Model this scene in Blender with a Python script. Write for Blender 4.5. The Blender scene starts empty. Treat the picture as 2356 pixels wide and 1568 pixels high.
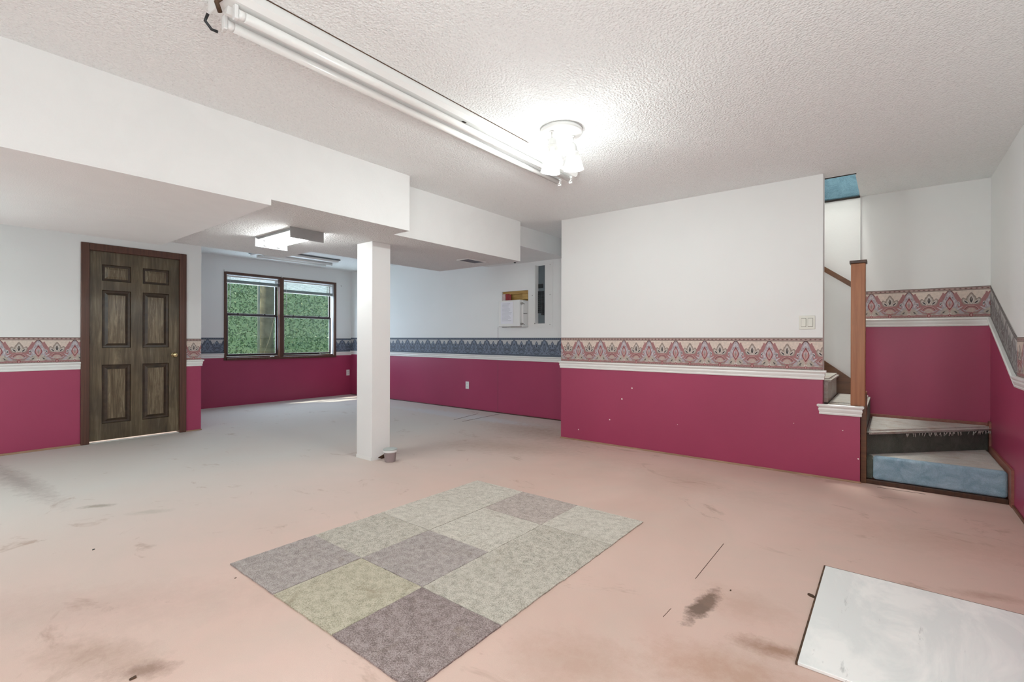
import bpy, bmesh, math, random
from mathutils import Vector, Matrix
random.seed(7)
scene = bpy.context.scene
COL = scene.collection
PI = math.pi

# ------------------------------------------------------------------ camera
H = 1.12
yaw = math.radians(38.3153); roll = 0.002779
F = Vector((-math.sin(yaw), math.cos(yaw), 0)); R = Vector((math.cos(yaw), math.sin(yaw), 0)); U = Vector((0, 0, 1))
cr = (R + U*roll).normalized(); cu = (U - R*roll).normalized(); cb = -F
cam_data = bpy.data.cameras.new('camera'); cam = bpy.data.objects.new('camera', cam_data); COL.objects.link(cam)
cam_data.sensor_fit = 'HORIZONTAL'; cam_data.sensor_width = 36; cam_data.lens = 1103.29/2356*36
cam_data.shift_y = -4.0/2356; cam_data.clip_start = 0.02; cam_data.clip_end = 200
cam.matrix_world = Matrix(((cr.x, cu.x, cb.x, 0), (cr.y, cu.y, cb.y, 0), (cr.z, cu.z, cb.z, H), (0, 0, 0, 1)))
scene.camera = cam

# ------------------------------------------------------------------ view
vs = scene.view_settings
scene.display_settings.display_device = 'sRGB'
vs.view_transform = 'Standard'; vs.look = 'None'; vs.exposure = 0.08; vs.gamma = 1.0; vs.use_curve_mapping = False
scene.cycles.max_bounces = 10; scene.cycles.diffuse_bounces = 6; scene.cycles.glossy_bounces = 3
scene.cycles.transparent_max_bounces = 8; scene.cycles.sample_clamp_indirect = 6.0
scene.cycles.caustics_reflective = False; scene.cycles.caustics_refractive = False

# ------------------------------------------------------------------ world
world = bpy.data.worlds.new('world'); scene.world = world; world.use_nodes = True
wn = world.node_tree.nodes; wl = world.node_tree.links
for n in list(wn): wn.remove(n)
wo = wn.new('ShaderNodeOutputWorld'); wb = wn.new('ShaderNodeBackground')
sky = wn.new('ShaderNodeTexSky'); sky.sky_type = 'HOSEK_WILKIE'; sky.turbidity = 3.0; sky.ground_albedo = 0.3
sky.sun_direction = Vector((0.3, -0.5, 0.8)).normalized()
wb.inputs['Strength'].default_value = 3.0
wl.new(sky.outputs[0], wb.inputs['Color']); wl.new(wb.outputs[0], wo.inputs['Surface'])

def add_light(name, kind, loc, power, color=(1, 1, 1), size=0.1, size_y=None, direction=None, spread=None):
    d = bpy.data.lights.new(name, kind); o = bpy.data.objects.new(name, d); COL.objects.link(o)
    o.location = loc; d.energy = power; d.color = color
    if kind == 'AREA':
        if size_y: d.shape = 'RECTANGLE'; d.size = size; d.size_y = size_y
        else: d.shape = 'DISK'; d.size = size
        if spread: d.spread = spread
    elif kind == 'SUN': d.angle = size
    else: d.shadow_soft_size = size
    if direction is not None: o.rotation_euler = Vector(direction).to_track_quat('-Z', 'Y').to_euler()
    return o
LAMP = (-1.683, 2.64)
WARM = (.90, .97, .96)
# unseen fill lights added around the viewer to even out the brightness
for nm, lc, pw, rd, lcol in (('near_left_fill', (-4.6, -.7, 1.55), 46, .35, (.83, .99, 1)), ('near_fill', (-.35, -.45, 1.1), 70, .35, (.84, .985, 1)), ('near_high_fill', (-.2, .6, 1.95), 13, .25, (.88, 1, .98))):
    add_light(nm, 'POINT', lc, pw, lcol, rd)
add_light('sun', 'SUN', (-14, -6, 12), 5.0, (1, .95, .85), 0.02, direction=(.35, .55, -.8))
# daylight that the window lets in
add_light('window_daylight', 'AREA', (-8.86, 4.25, 1.55), 74, (.62, .74, .95), 1.85, 1.25, direction=(1, -.05, -.12))
# upstairs light falling through the stairwell
add_light('upstairs_light', 'AREA', (-.60, 5.2, 4.6), 85, (1, 1, .95), 0.3, 0.5, direction=(0.0, 0.0, -1))

# ------------------------------------------------------------------ helpers
def link(o, parent=None):
    COL.objects.link(o)
    if parent is not None: o.parent = parent
    return o
def tag(o, label=None, cat=None, group=None, kind=None):
    if label: o['label'] = label
    if cat: o['category'] = cat
    if group: o['group'] = group
    if kind: o['kind'] = kind
    return o
def thing(name, label, cat, loc=(0, 0, 0), group=None, kind=None):
    o = bpy.data.objects.new(name, None); o.empty_display_size = 0.05
    o.location = loc; COL.objects.link(o)
    return tag(o, label, cat, group, kind)

class MB:
    def __init__(s): s.v = []; s.f = []; s.m = []; s.sm = []
    def face(s, idx, m=0, smooth=False): s.f.append(tuple(idx)); s.m.append(m); s.sm.append(smooth)
    def poly(s, pts, m=0, smooth=False):
        b = len(s.v); s.v += [tuple(p) for p in pts]; s.face(range(b, b+len(pts)), m, smooth)
    def box(s, a, b, m=0):
        x0, x1 = sorted((a[0], b[0])); y0, y1 = sorted((a[1], b[1])); z0, z1 = sorted((a[2], b[2]))
        k = len(s.v)
        s.v += [(x0,y0,z0),(x1,y0,z0),(x1,y1,z0),(x0,y1,z0),(x0,y0,z1),(x1,y0,z1),(x1,y1,z1),(x0,y1,z1)]
        for q in ((0,3,2,1),(4,5,6,7),(0,1,5,4),(1,2,6,5),(2,3,7,6),(3,0,4,7)): s.face([k+i for i in q], m)
        return s
    def bbox(s, a, b, r=0.004, m=0, seg=2):
        """box with rounded edges"""
        bm = bmesh.new(); bmesh.ops.create_cube(bm, size=1)
        c = [(a[i]+b[i])/2 for i in range(3)]; d = [abs(a[i]-b[i]) for i in range(3)]
        for v in bm.verts: v.co = Vector((c[0]+v.co.x*d[0], c[1]+v.co.y*d[1], c[2]+v.co.z*d[2]))
        bmesh.ops.bevel(bm, geom=bm.edges[:], offset=min(r, min(d)*0.45), segments=seg, affect='EDGES', profile=0.5)
        k = len(s.v); bm.verts.index_update(); s.v += [tuple(v.co) for v in bm.verts]
        for f in bm.faces: s.face([k+v.index for v in f.verts], m, False)
        bm.free(); return s
    def prism(s, pts, axis, a, b, m=0, side=None):
        """pts 2D polygon in the plane normal to axis, extruded a..b"""
        def P(p, t):
            if axis == 'X': return (t, p[0], p[1])
            if axis == 'Y': return (p[0], t, p[1])
            return (p[0], p[1], t)
        k = len(s.v); n = len(pts)
        s.v += [P(p, a) for p in pts] + [P(p, b) for p in pts]
        s.face(list(range(k, k+n))[::-1], m); s.face(range(k+n, k+2*n), m)
        for i in range(n):
            j = (i+1) % n; s.face((k+i, k+j, k+n+j, k+n+i), m if side is None else side)
        return s
    def tube(s, pts, r, n=10, m=0, caps=True):
        pts = [Vector(p) for p in pts]; rs = r if isinstance(r, (list, tuple)) else [r]*len(pts)
        k0 = len(s.v); up = None
        for i, p in enumerate(pts):
            t = (pts[min(i+1, len(pts)-1)] - pts[max(i-1, 0)]).normalized()
            if up is None: up = Vector((0, 0, 1)) if abs(t.z) < 0.9 else Vector((1, 0, 0))
            x = t.cross(up).normalized(); y = x.cross(t).normalized(); up = y
            for j in range(n):
                a = 2*PI*j/n; s.v.append(tuple(p + x*math.cos(a)*rs[i] + y*math.sin(a)*rs[i]))
        for i in range(len(pts)-1):
            for j in range(n):
                a = k0+i*n+j; b = k0+i*n+(j+1) % n; s.face((a, b, b+n, a+n), m, True)
        if caps:
            s.face([k0+j for j in range(n)][::-1], m); e = k0+(len(pts)-1)*n; s.face([e+j for j in range(n)], m)
        return s
    def lathe(s, prof, c, n=32, m=0, axis=(0, 0, 1), closed=False):
        """prof list of (r, h) along axis"""
        ax = Vector(axis).normalized(); x = ax.orthogonal().normalized(); y = ax.cross(x); c = Vector(c)
        k0 = len(s.v)
        for r, h in prof:
            for j in range(n):
                a = 2*PI*j/n; s.v.append(tuple(c + ax*h + x*math.cos(a)*r + y*math.sin(a)*r))
        for i in range(len(prof)-1):
            for j in range(n):
                a = k0+i*n+j; b = k0+i*n+(j+1) % n; s.face((a, b, b+n, a+n), m, True)
        return s
    def build(s, name, mats, parent=None, merge=False, sharp=35):
        me = bpy.data.meshes.new(name); me.from_pydata(s.v, [], s.f)
        if not isinstance(mats, (list, tuple)): mats = [mats]
        for mt in mats: me.materials.append(mt)
        for p, mi, sm in zip(me.polygons, s.m, s.sm): p.material_index = mi; p.use_smooth = sm
        bm = bmesh.new(); bm.from_mesh(me)
        if merge: bmesh.ops.remove_doubles(bm, verts=bm.verts[:], dist=1e-5)
        bmesh.ops.recalc_face_normals(bm, faces=bm.faces[:]) if not getattr(s, 'keep', False) else None
        bm.to_mesh(me); bm.free(); me.update()
        return link(bpy.data.objects.new(name, me), parent)

def slab(mb, axis, c0, c1, us, vs_, hole=None, mat=None):
    """wall slab between c0..c1 on axis; us, vs_ cut coordinates; hole(uc,vc)->True to leave out; mat(uc,vc)->index"""
    for i in range(len(us)-1):
        for j in range(len(vs_)-1):
            uc = (us[i]+us[i+1])/2; vc = (vs_[j]+vs_[j+1])/2
            if hole and hole(uc, vc): continue
            m = mat(uc, vc) if mat else 0
            if axis == 'X': mb.box((c0, us[i], vs_[j]), (c1, us[i+1], vs_[j+1]), m)
            elif axis == 'Y': mb.box((us[i], c0, vs_[j]), (us[i+1], c1, vs_[j+1]), m)
            else: mb.box((us[i], vs_[j], c0), (us[i+1], vs_[j+1], c1), m)
    return mb

# ------------------------------------------------------------------ materials
def s2l(c):
    return tuple(((x/255)/12.92 if x/255 <= .04045 else ((x/255+.055)/1.055)**2.4) for x in c)
class N:
    def __init__(s, name):
        s.m = bpy.data.materials.new(name); s.m.use_nodes = True; s.t = s.m.node_tree; s.n = s.t.nodes; s.l = s.t.links
        for x in list(s.n): s.n.remove(x)
        s.out = s.n.new('ShaderNodeOutputMaterial'); s.b = s.n.new('ShaderNodeBsdfPrincipled')
        s.l.new(s.b.outputs[0], s.out.inputs[0]); s.tc = s.n.new('ShaderNodeTexCoord'); s.vec = s.tc.outputs['Object']
    def set(s, **k):
        for a, v in k.items():
            s.b.inputs[a.replace('_', ' ')].default_value = v
        return s
    def map(s, scale=(1, 1, 1), rot=(0, 0, 0), loc=(0, 0, 0)):
        x = s.n.new('ShaderNodeMapping'); x.inputs['Scale'].default_value = scale; x.inputs['Rotation'].default_value = rot
        x.inputs['Location'].default_value = loc
        s.l.new(s.vec, x.inputs[0]); return x.outputs[0]
    def noise(s, scale=5, detail=3, rough=.5, vec=None, dist=0):
        x = s.n.new('ShaderNodeTexNoise'); x.inputs['Scale'].default_value = scale; x.inputs['Detail'].default_value = detail
        x.inputs['Roughness'].default_value = rough; x.inputs['Distortion'].default_value = dist
        s.l.new(vec or s.vec, x.inputs['Vector']); return x.outputs['Fac']
    def vor(s, scale=5, vec=None, feature='F1', out='Distance'):
        x = s.n.new('ShaderNodeTexVoronoi'); x.feature = feature; x.inputs['Scale'].default_value = scale
        s.l.new(vec or s.vec, x.inputs['Vector']); return x.outputs[out]
    def ramp(s, fac, stops, interp='LINEAR'):
        x = s.n.new('ShaderNodeValToRGB'); cr_ = x.color_ramp; cr_.interpolation = interp
        while len(cr_.elements) < len(stops): cr_.elements.new(.5)
        for e, (p, c) in zip(cr_.elements, stops):
            e.position = p; e.color = (c[0], c[1], c[2], 1) if isinstance(c, (tuple, list)) else (c, c, c, 1)
        s.l.new(fac, x.inputs[0]); return x.outputs[0]
    def mix(s, fac, a, b, mode='MIX'):
        x = s.n.new('ShaderNodeMix'); x.data_type = 'RGBA'; x.blend_type = mode
        for sock, v in ((x.inputs[0], fac), (x.inputs[6], a), (x.inputs[7], b)):
            if hasattr(v, 'links') or isinstance(v, bpy.types.NodeSocket): s.l.new(v, sock)
            elif isinstance(v, (tuple, list)): sock.default_value = (v[0], v[1], v[2], 1)
            else: sock.default_value = v
        return x.outputs[2]
    def math(s, op, a, b=0.0, clamp=False):
        x = s.n.new('ShaderNodeMath'); x.operation = op; x.use_clamp = clamp
        for sock, v in ((x.inputs[0], a), (x.inputs[1], b)):
            if isinstance(v, bpy.types.NodeSocket): s.l.new(v, sock)
            else: sock.default_value = v
        return x.outputs[0]
    def bump(s, h, strength=.3, dist=.01):
        x = s.n.new('ShaderNodeBump'); x.inputs['Strength'].default_value = strength; x.inputs['Distance'].default_value = dist
        s.l.new(h, x.inputs['Height']); s.l.new(x.outputs[0], s.b.inputs['Normal']); return s
    def color(s, c):
        if isinstance(c, bpy.types.NodeSocket): s.l.new(c, s.b.inputs['Base Color'])
        else: s.b.inputs['Base Color'].default_value = (c[0], c[1], c[2], 1)
        return s

def simple(name, c, rough=.5, metal=0, var=.06, scale=8, bump=0, bscale=60):
    n = N(name); a = tuple(x*(1-var) for x in c); b = tuple(min(1, x*(1+var)) for x in c)
    n.color(n.ramp(n.noise(scale, 3), [(.3, a), (.7, b)])); n.set(Roughness=rough, Metallic=metal)
    if bump: n.bump(n.noise(bscale, 2), bump, .004)
    return n.m

WHITE = (.81, .81, .80)
n = N('wall_paint'); f = n.noise(1.3, 3)
n.color(n.ramp(f, [(.3, tuple(c*.97 for c in WHITE)), (.7, WHITE)])).set(Roughness=.6)
n.bump(n.noise(90, 2), .12, .003); M_wall = n.m
n = N('magenta_paint'); f = n.noise(1.1, 4)
c0 = (.355, .045, .11)
base = n.ramp(f, [(.3, tuple(c*.93 for c in c0)), (.7, tuple(c*1.06 for c in c0))])
n.color(base).set(Roughness=.40); n.bump(n.noise(110, 2), .12, .003); M_mag = n.m
# chipped paint flecks are separate small pieces
def popcorn(name, s1=95, st=.9, c=WHITE):
    n = N(name); a = n.noise(s1, 3, .6); b = n.vor(s1*.75)
    h = n.mix(.5, a, b); pit_shade = n.ramp(n.noise(s1*.9, 2, .6, dist=1.0), [(.30, .84), (.42, 1.0)])  # shade in the popcorn relief painted into the colour
    n.color(n.mix(1.0, pit_shade, c, 'MULTIPLY')).set(Roughness=.9); n.bump(n.ramp(h, [(.3, 0.), (.62, 1.)]), st, .012); return n.m
M_ceil = popcorn('popcorn_ceiling', 105, .5, (.91, .93, .925)); M_soffit_pop = popcorn('popcorn_soffit', 95, .7, tuple(c*.97 for c in WHITE))
n = N('soffit_paint'); n.color(n.ramp(n.noise(2.2, 4, .6, dist=1.5), [(.35, tuple(c*.975 for c in WHITE)), (.6, WHITE)])).set(Roughness=.7)
n.bump(n.noise(140, 2), .3, .003); M_soffit = n.m
M_trimw = simple('white_trim_paint', (.82, .82, .80), .32, 0, .02)
M_plast = simple('ivory_plastic', (.72, .71, .64), .35, 0, .02)
M_plastw = simple('white_plastic', (.78, .78, .77), .35, 0, .02)
M_metalw = simple('white_enamel', (.80, .80, .785), .3, 0, .02, 3)
M_tubeglass = simple('unlit_tube_glass', (.84, .84, .82), .15, 0, .01)
M_darkgap = simple('dark_gap', (.03, .024, .02), .8)
M_rust = simple('rusty_metal', (.10, .055, .03), .7, .3, .5, 40)
M_black = simple('black_plastic', (.012, .014, .016), .4)
M_steel = simple('grey_steel', (.16, .19, .21), .35, .6)
M_brass = simple('brass', (.75, .6, .33), .18, 1.0, .05)
M_chrome = simple('latch_metal', (.45, .43, .40), .25, .9)

# pink carpet tile floor with stains
n = N('pink_carpet')
big = n.noise(.55, 4, .55, dist=.6); mid = n.noise(2.2, 5, .65, n.map((1, 1.0, 1)), dist=.8); fine = n.noise(420, 2, .7)
c = n.ramp(big, [(.30, (.60, .41, .345)), (.5, (.67, .475, .405)), (.72, (.71, .52, .455))])
c = n.mix(n.ramp(mid, [(.40, .0), (.70, .35)]), c, (.56, .47, .40))
# cool light painted into the carpet colour, greyer towards the alcove
sep = n.n.new('ShaderNodeSeparateXYZ'); n.l.new(n.tc.outputs['Object'], sep.inputs[0])
cool_light_tint = n.math('MULTIPLY', n.math('SUBTRACT', n.math('MULTIPLY', sep.outputs[0], -1.0), 2.3), .42, True)
cool_light_tint = n.math('MULTIPLY', cool_light_tint, n.ramp(n.noise(.9, 4, .6, dist=.5), [(.2, .75), (.7, 1.0)]), True)
c = n.mix(cool_light_tint, c, (.61, .57, .53))
st = n.ramp(n.noise(1.7, 5, .72, n.map((1.0, 1.6, 1), loc=(3.3, 1.2, 0)), dist=1.2), [(.60, .0), (.70, .5), (.8, .75)])
c = n.mix(st, c, (.36, .235, .175))
c = n.mix(.25, c, n.ramp(fine, [(.3, (.75, .75, .75)), (.7, (1.1, 1.1, 1.1))]), 'MULTIPLY')
def ell(cx, cy, rx, ry, ang=0, edge=.6, amt=.8, seed=0.):
    """a stain of its own shape: fades across a ragged ellipse"""
    v = n.n.new('ShaderNodeMapping'); v.vector_type = 'TEXTURE'
    v.inputs['Location'].default_value = (cx, cy, 0); v.inputs['Rotation'].default_value = (0, 0, ang); v.inputs['Scale'].default_value = (rx, ry, 1)
    n.l.new(n.tc.outputs['Object'], v.inputs[0])
    s2 = n.n.new('ShaderNodeSeparateXYZ'); n.l.new(v.outputs[0], s2.inputs[0])
    r2 = n.math('SQRT', n.math('ADD', n.math('POWER', s2.outputs[0], 2), n.math('POWER', s2.outputs[1], 2)))
    r2 = n.math('ADD', r2, n.math('MULTIPLY', n.math('SUBTRACT', n.noise(14, 5, .75, n.map(loc=(seed, seed, 0))), .5), 1.7))
    return n.ramp(r2, [(edge, amt), (1.0, 0.)])
for (cx, cy, rx, ry, an, ed, am, col) in (
        (-.62, 2.09, .05, .19, -.10, .5, .85, (.13, .085, .062)), (-.48, 2.2, .22, .16, 0, .1, .4, (.45, .28, .21)),
        (-.45, 1.72, .32, .16, .3, .1, .6, (.44, .26, .18)), (-.33, 1.95, .16, .07, .1, .1, .8, (.32, .18, .12)),
        (-.85, 1.45, .3, .2, .3, .1, .5, (.46, .29, .22)), (-1.98, .50, .14, .06, .8, .1, .8, (.27, .17, .13)),
        (-2.2, .42, .3, .12, .5, .0, .6, (.40, .27, .21)), (-4.15, .80, .12, .05, .9, .3, .7, (.30, .25, .20)),
        (-3.75, .98, .14, .06, .9, .2, .5, (.42, .37, .31)), (-3.3, 4.75, 1.1, .5, -.2, .0, .55, (.36, .24, .18)),
        (-3.1, 3.9, .9, .35, .4, .0, .45, (.40, .28, .21)), (-2.6, .5, .9, .25, .8, .0, .35, (.48, .33, .28)),
        (.35, 2.95, .2, .05, .3, .1, .6, (.38, .23, .17)), (.3, 3.6, .8, .3, .1, .0, .35, (.48, .30, .23)),
        (-5.4, .55, 1.2, .12, .1, .1, .6, (.30, .24, .22)), (-1.3, 3.9, .9, .3, -.3, .0, .3, (.50, .34, .27))):
    c = n.mix(ell(cx, cy, rx, ry, an, ed, am, cx*3.1), c, col)
# pale patches where the rear corner is bare
c = n.mix(ell(-5.0, 5.05, 1.6, .22, 0.02, .5, .8, 2.2), c, (.60, .60, .60))
n.color(c).set(Roughness=.92); n.b.inputs['Specular IOR Level'].default_value = .25
n.bump(fine, .25, .003); M_floor = n.m

def tile_mat(name, a, b, seed, stain=.3):
    n = N(name); v = n.map(loc=(seed*1.7, seed, 0))
    t1 = n.noise(150, 3, .8, v, dist=.3); t2 = n.noise(300, 2, .7, v); t3 = n.noise(30, 3, .6, v)
    t = n.mix(.25, n.mix(.35, t1, t2), t3)
    c = n.ramp(t, [(.38, tuple(x*.58 for x in a)), (.47, a), (.57, b)])
    st = n.ramp(n.noise(7, 4, .7, v, dist=.8), [(.58, 0.), (.72, stain)])
    c = n.mix(st, c, (.26, .20, .13)); n.color(c).set(Roughness=.95); n.b.inputs['Specular IOR Level'].default_value = .2
    n.bump(t1, .5, .004); return n.m
G = lambda r, g, b: s2l((r, g, b))
TM = {'l': tile_mat('lilac_grey_loop', (.33, .28, .262), (.50, .445, .42), 3.), 'g': tile_mat('greenish_loop', (.42, .375, .28), (.58, .52, .415), 8., .5),
      'b': tile_mat('beige_loop', (.42, .38, .32), (.62, .57, .50), 5., .4), 'p': tile_mat('plum_grey_loop', (.235, .18, .17), (.42, .345, .33), 6.),
      'k': tile_mat('rosy_beige_loop', (.40, .335, .30), (.57, .49, .45), 11.), 'o': tile_mat('pale_beige_loop', (.50, .455, .39), (.68, .63, .56), 14., .3)}
n = N('white_marble_vinyl'); v1 = n.ramp(n.noise(3.5, 6, .65, n.map((1, .35, 1), (0, 0, .5)), dist=1.2), [(.44, (.80, .82, .80)), (.58, (.92, .92, .89))])
v2 = n.ramp(n.noise(16, 5, .7, n.map((1, .18, 1), (0, 0, .55))), [(.30, .55), (.36, 0.)])
n.color(n.mix(v2, v1, (.35, .36, .34))).set(Roughness=.45); M_marble = n.m

def wood(name, c1, c2, rough=.45, scale=(30, 30, 2), bump=.15):
    n = N(name); v = n.map(scale); f = n.noise(1.0, 5, .65, v, dist=.6)
    n.color(n.ramp(f, [(.3, c1), (.68, c2)])).set(Roughness=rough); n.bump(f, bump, .003); return n.m
M_newel = wood('orange_oak', (.25, .085, .03), (.40, .155, .06), .4, (45, 45, 1.6))
M_darkwood = wood('dark_stained_wood', (.035, .014, .008), (.085, .035, .018), .35, (40, 40, 2))
M_casing = wood('reddish_brown_casing', (.062, .026, .018), (.13, .055, .034), .38, (60, 60, 1.5))
M_skirt = wood('brown_skirt', (.09, .035, .014), (.17, .07, .028), .4, (2, 40, 40))
M_bronze = simple('dark_bronze_sash', (.045, .030, .030), .4, .2)
M_redwood = wood('pinkish_stained_board', (.22, .075, .055), (.33, .13, .09), .45, (30, 2, 30))
M_tack = wood('bare_tan_strip', (.28, .17, .10), (.45, .29, .19), .8, (6, 6, 50))
# faux-grained door: olive brown with pale vertical streaks
n = N('faux_grain_door'); v = n.map((1, 16, 1.1)); f = n.noise(1.3, 5, .7, v, dist=1.3); g = n.noise(2.3, 3, .5, n.map((1, 1.3, .9), loc=(0, 4, 2)))
c = n.ramp(f, [(.28, (.06, .042, .023)), (.5, (.13, .097, .055)), (.66, (.23, .18, .115)), (.8, (.36, .30, .21))])
c = n.mix(n.ramp(g, [(.40, .65), (.60, 0.)]), c, (.045, .033, .022))
n.color(c).set(Roughness=.33); n.bump(f, .12, .002); M_door = n.m
def _fieldmat():
    n = N('faux_grain_panel'); v = n.map((1, 20, 1.3), loc=(0, 3, 1)); f = n.noise(1.6, 5, .75, v, dist=1.8)
    c = n.ramp(f, [(.30, (.06, .040, .022)), (.48, (.13, .095, .055)), (.62, (.25, .20, .13)), (.78, (.40, .35, .26))])
    n.color(c).set(Roughness=.3); n.bump(f, .12, .002); return n.m
M_door_field = _fieldmat()
M_door_groove = simple('door_moulding', (.040, .024, .012), .35, 0, .35, 20)

def carpet(name, a, b, blotch=None, sc=180):
    n = N(name); f = n.noise(sc, 3, .8); g = n.noise(9, 5, .7, dist=1.0)
    c = n.ramp(g, [(.30, a), (.66, b)])
    if blotch: c = n.mix(n.ramp(n.noise(5, 4, .65, n.map((1, 2, 2)), dist=1.2), [(.48, 0.), (.7, .75)]), c, blotch)
    c = n.mix(.5, c, n.ramp(f, [(.3, (.6, .6, .6)), (.7, (1.25, 1.25, 1.25))]), 'MULTIPLY')
    n.color(c).set(Roughness=1.0); n.b.inputs['Specular IOR Level'].default_value = .1
    n.b.inputs['Sheen Weight'].default_value = .25; n.bump(f, .9, .01); return n.m
M_blue = carpet('blue_carpet', (.22, .38, .50), (.48, .66, .78))
M_tread = carpet('worn_grey_tread', (.66, .65, .59), (.82, .80, .74), (.55, .43, .32))
M_riser_shade = carpet('shaded_riser_carpet', (.08, .092, .07), (.17, .185, .15))  # dark green tone paints shade onto the risers
M_paper = simple('white_paper', (.80, .80, .86), .6, 0, .01)

def emit(name, c, s):
    n = N(name); n.b.inputs['Base Color'].default_value = (*WHITE, 1)
    n.b.inputs['Emission Color'].default_value = (*c, 1); n.b.inputs['Emission Strength'].default_value = s; return n.m
M_shade = emit('lit_frosted_glass', (1, .98, .95), .35)
_t = M_shade.node_tree; _p = [x for x in _t.nodes if x.type == 'BSDF_PRINCIPLED'][0]; _o = [x for x in _t.nodes if x.type == 'OUTPUT_MATERIAL'][0]
_tr = _t.nodes.new('ShaderNodeBsdfTransparent'); _mx = _t.nodes.new('ShaderNodeMixShader'); _mx.inputs[0].default_value = .42
_p.inputs['Base Color'].default_value = (.30, .30, .29, 1)
_t.links.new(_tr.outputs[0], _mx.inputs[1]); _t.links.new(_p.outputs[0], _mx.inputs[2]); _t.links.new(_mx.outputs[0], _o.inputs[0])
M_bulb = emit('lit_bulb', (1, .95, .88), 3.0)
M_littube = emit('lit_tube', (.95, 1.0, 1.0), 38.0)
n = N('window_glass'); n.n.remove(n.b); tr = n.n.new('ShaderNodeBsdfTransparent'); gl = n.n.new('ShaderNodeBsdfGlossy'); gl.inputs['Roughness'].default_value = .02
tr.inputs[0].default_value = (.93, .96, .93, 1); mx = n.n.new('ShaderNodeMixShader'); mx.inputs[0].default_value = .05
n.l.new(tr.outputs[0], mx.inputs[1]); n.l.new(gl.outputs[0], mx.inputs[2]); n.l.new(mx.outputs[0], n.out.inputs[0]); M_glass = n.m

# ------------------------------------------------------------------ room measures
ZC = 2.476; YM = 4.638; YB = 5.60; XR = 0.65; XD = -6.636; XW = -8.58; Y0 = -1.6; T = .12
def struct(mb, name, mats, label, cat='wall', **k):
    return tag(mb.build(name, mats, None), label, cat, kind='structure')

# floor
mb = MB(); mb.box((XW-T, Y0-T, -.1), (XR+T, YB+T, 0)); floor = struct(mb, 'floor', M_floor, 'pink worn and stained carpet floor of the basement room', 'floor')
# ceiling with stairwell opening
OX0, OX1, OY0, OY1 = -2.85, -.231, 4.79, YB
def hole(x, y): return OX0 < x < OX1 and OY0 < y < OY1
mb = MB(); slab(mb, 'Z', ZC, ZC+.12, [XW-T, OX0, OX1, XR+T], [Y0-T, OY0, OY1, YB+T], hole)
struct(mb, 'ceiling', M_ceil, 'white popcorn textured ceiling with a stairwell opening', 'ceiling')
# soffits
mb = MB()
mb.box((-5.28, Y0, 1.98), (-3.144, 1.465, ZC), 0)
mb.box((-5.28, 1.4651, 2.018), (-3.144, 2.60, ZC), 0)
mb.box((-4.70, 2.6001, 2.018), (-3.358, 4.40, ZC), 0)
mb.box((-4.90, 4.4001, 2.235), (-3.476, YB, ZC), 0)
for x0, x1, y0, y1, z in ((-5.28, -3.144, 1.4651, 2.60, 2.0175), (-4.70, -3.358, 2.60, 4.40, 2.0175)):
    mb.poly([(x0, y0, z), (x1, y0, z), (x1, y1, z), (x0, y1, z)], 1)
struct(mb, 'soffit', [M_soffit, M_soffit_pop], 'long white dropped soffit stepping back along the middle of the ceiling', 'soffit')

# walls
mb = MB(); slab(mb, 'Y', YM, YM+.11, [-2.95, -.436, -.188], [0, .52, .805, ZC], lambda u, v: u > -.436 and v > .52, lambda u, v: 1 if v < .805 else 0)
mb.box((-2.95, YM+.11, 0), (-2.84, YB, ZC), 0)
struct(mb, 'wall_stairs', [M_wall, M_mag], 'white over magenta partition wall enclosing the staircase with a low end')
# rear wall with the meter recess cut out
def rhole(u, v): return (-4.62 < u < -4.128 and 1.297 < v < 1.835)
mb = MB(); slab(mb, 'Y', YB, YB+T, [XW-T, -4.62, -4.128, -2.95], [0, .81, 1.297, 1.835, ZC], rhole, lambda u, v: 1 if v < .81 else 0)
slab(mb, 'Y', YB, YB+T, [-2.95, -.228, XR+T], [0, 1.27, ZC, 5.0], lambda u, v: u > -.228 and v > ZC, lambda u, v: 1 if (u > -.228 and v < 1.27) else 0)
mb.box((-2.95, YB-.018, 0), (-.228, YB, ZC-.005), 0)
mb.box((-4.70, YB+.12, 1.25), (-4.05, YB+.14, 1.90), 0)
struct(mb, 'wall_rear', [M_wall, M_mag], 'rear basement wall, white over magenta, behind the column and stairs')
mb = MB(); slab(mb, 'X', XD-T, XD, [Y0-T, 1.20, 2.027, 2.25], [0, .80, 2.055, ZC], lambda u, v: 1.20 < u < 2.027 and v < 2.055, lambda u, v: 1 if v < .80 else 0)
mb.box((XW-T, 2.13, 0), (XD-T, 2.25, .80), 1); mb.box((XW-T, 2.13, .80), (XD-T, 2.25, ZC), 0)
mb.box((XD-1.2, .9, 0), (XD-1.1, 2.13, ZC), 0)
struct(mb, 'wall_left', [M_wall, M_mag], 'left wall, white over magenta, holding the six-panel door')
WY0, WY1, WZ0, WZ1 = 3.275, 5.215, .80, 2.185
mb = MB(); slab(mb, 'X', XW-T, XW, [2.13, WY0, WY1, YB+T], [0, WZ0, WZ1, ZC], lambda u, v: WY0 < u < WY1 and WZ0 < v < WZ1, lambda u, v: 1 if v < .80 else 0)
struct(mb, 'wall_window', [M_wall, M_mag], 'alcove wall, pale over dark magenta, holding the double window')
mb = MB()
mb.prism([(YB, 0), (YB, 1.28), (4.56, .85), (Y0-T, .85), (Y0-T, 0)], 'X', XR, XR+T, 1)
mb.prism([(YB, 1.28), (YB, ZC), (Y0-T, ZC), (Y0-T, .85), (4.56, .85)], 'X', XR, XR+T, 0)
struct(mb, 'wall_right', [M_wall, M_mag], 'right wall, white over magenta, beside the stairs')
mb = MB(); mb.box((XW-T, Y0-T, 0), (XR+T, Y0, .82), 1); mb.box((XW-T, Y0-T, .82), (XR+T, Y0, ZC), 0)
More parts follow.
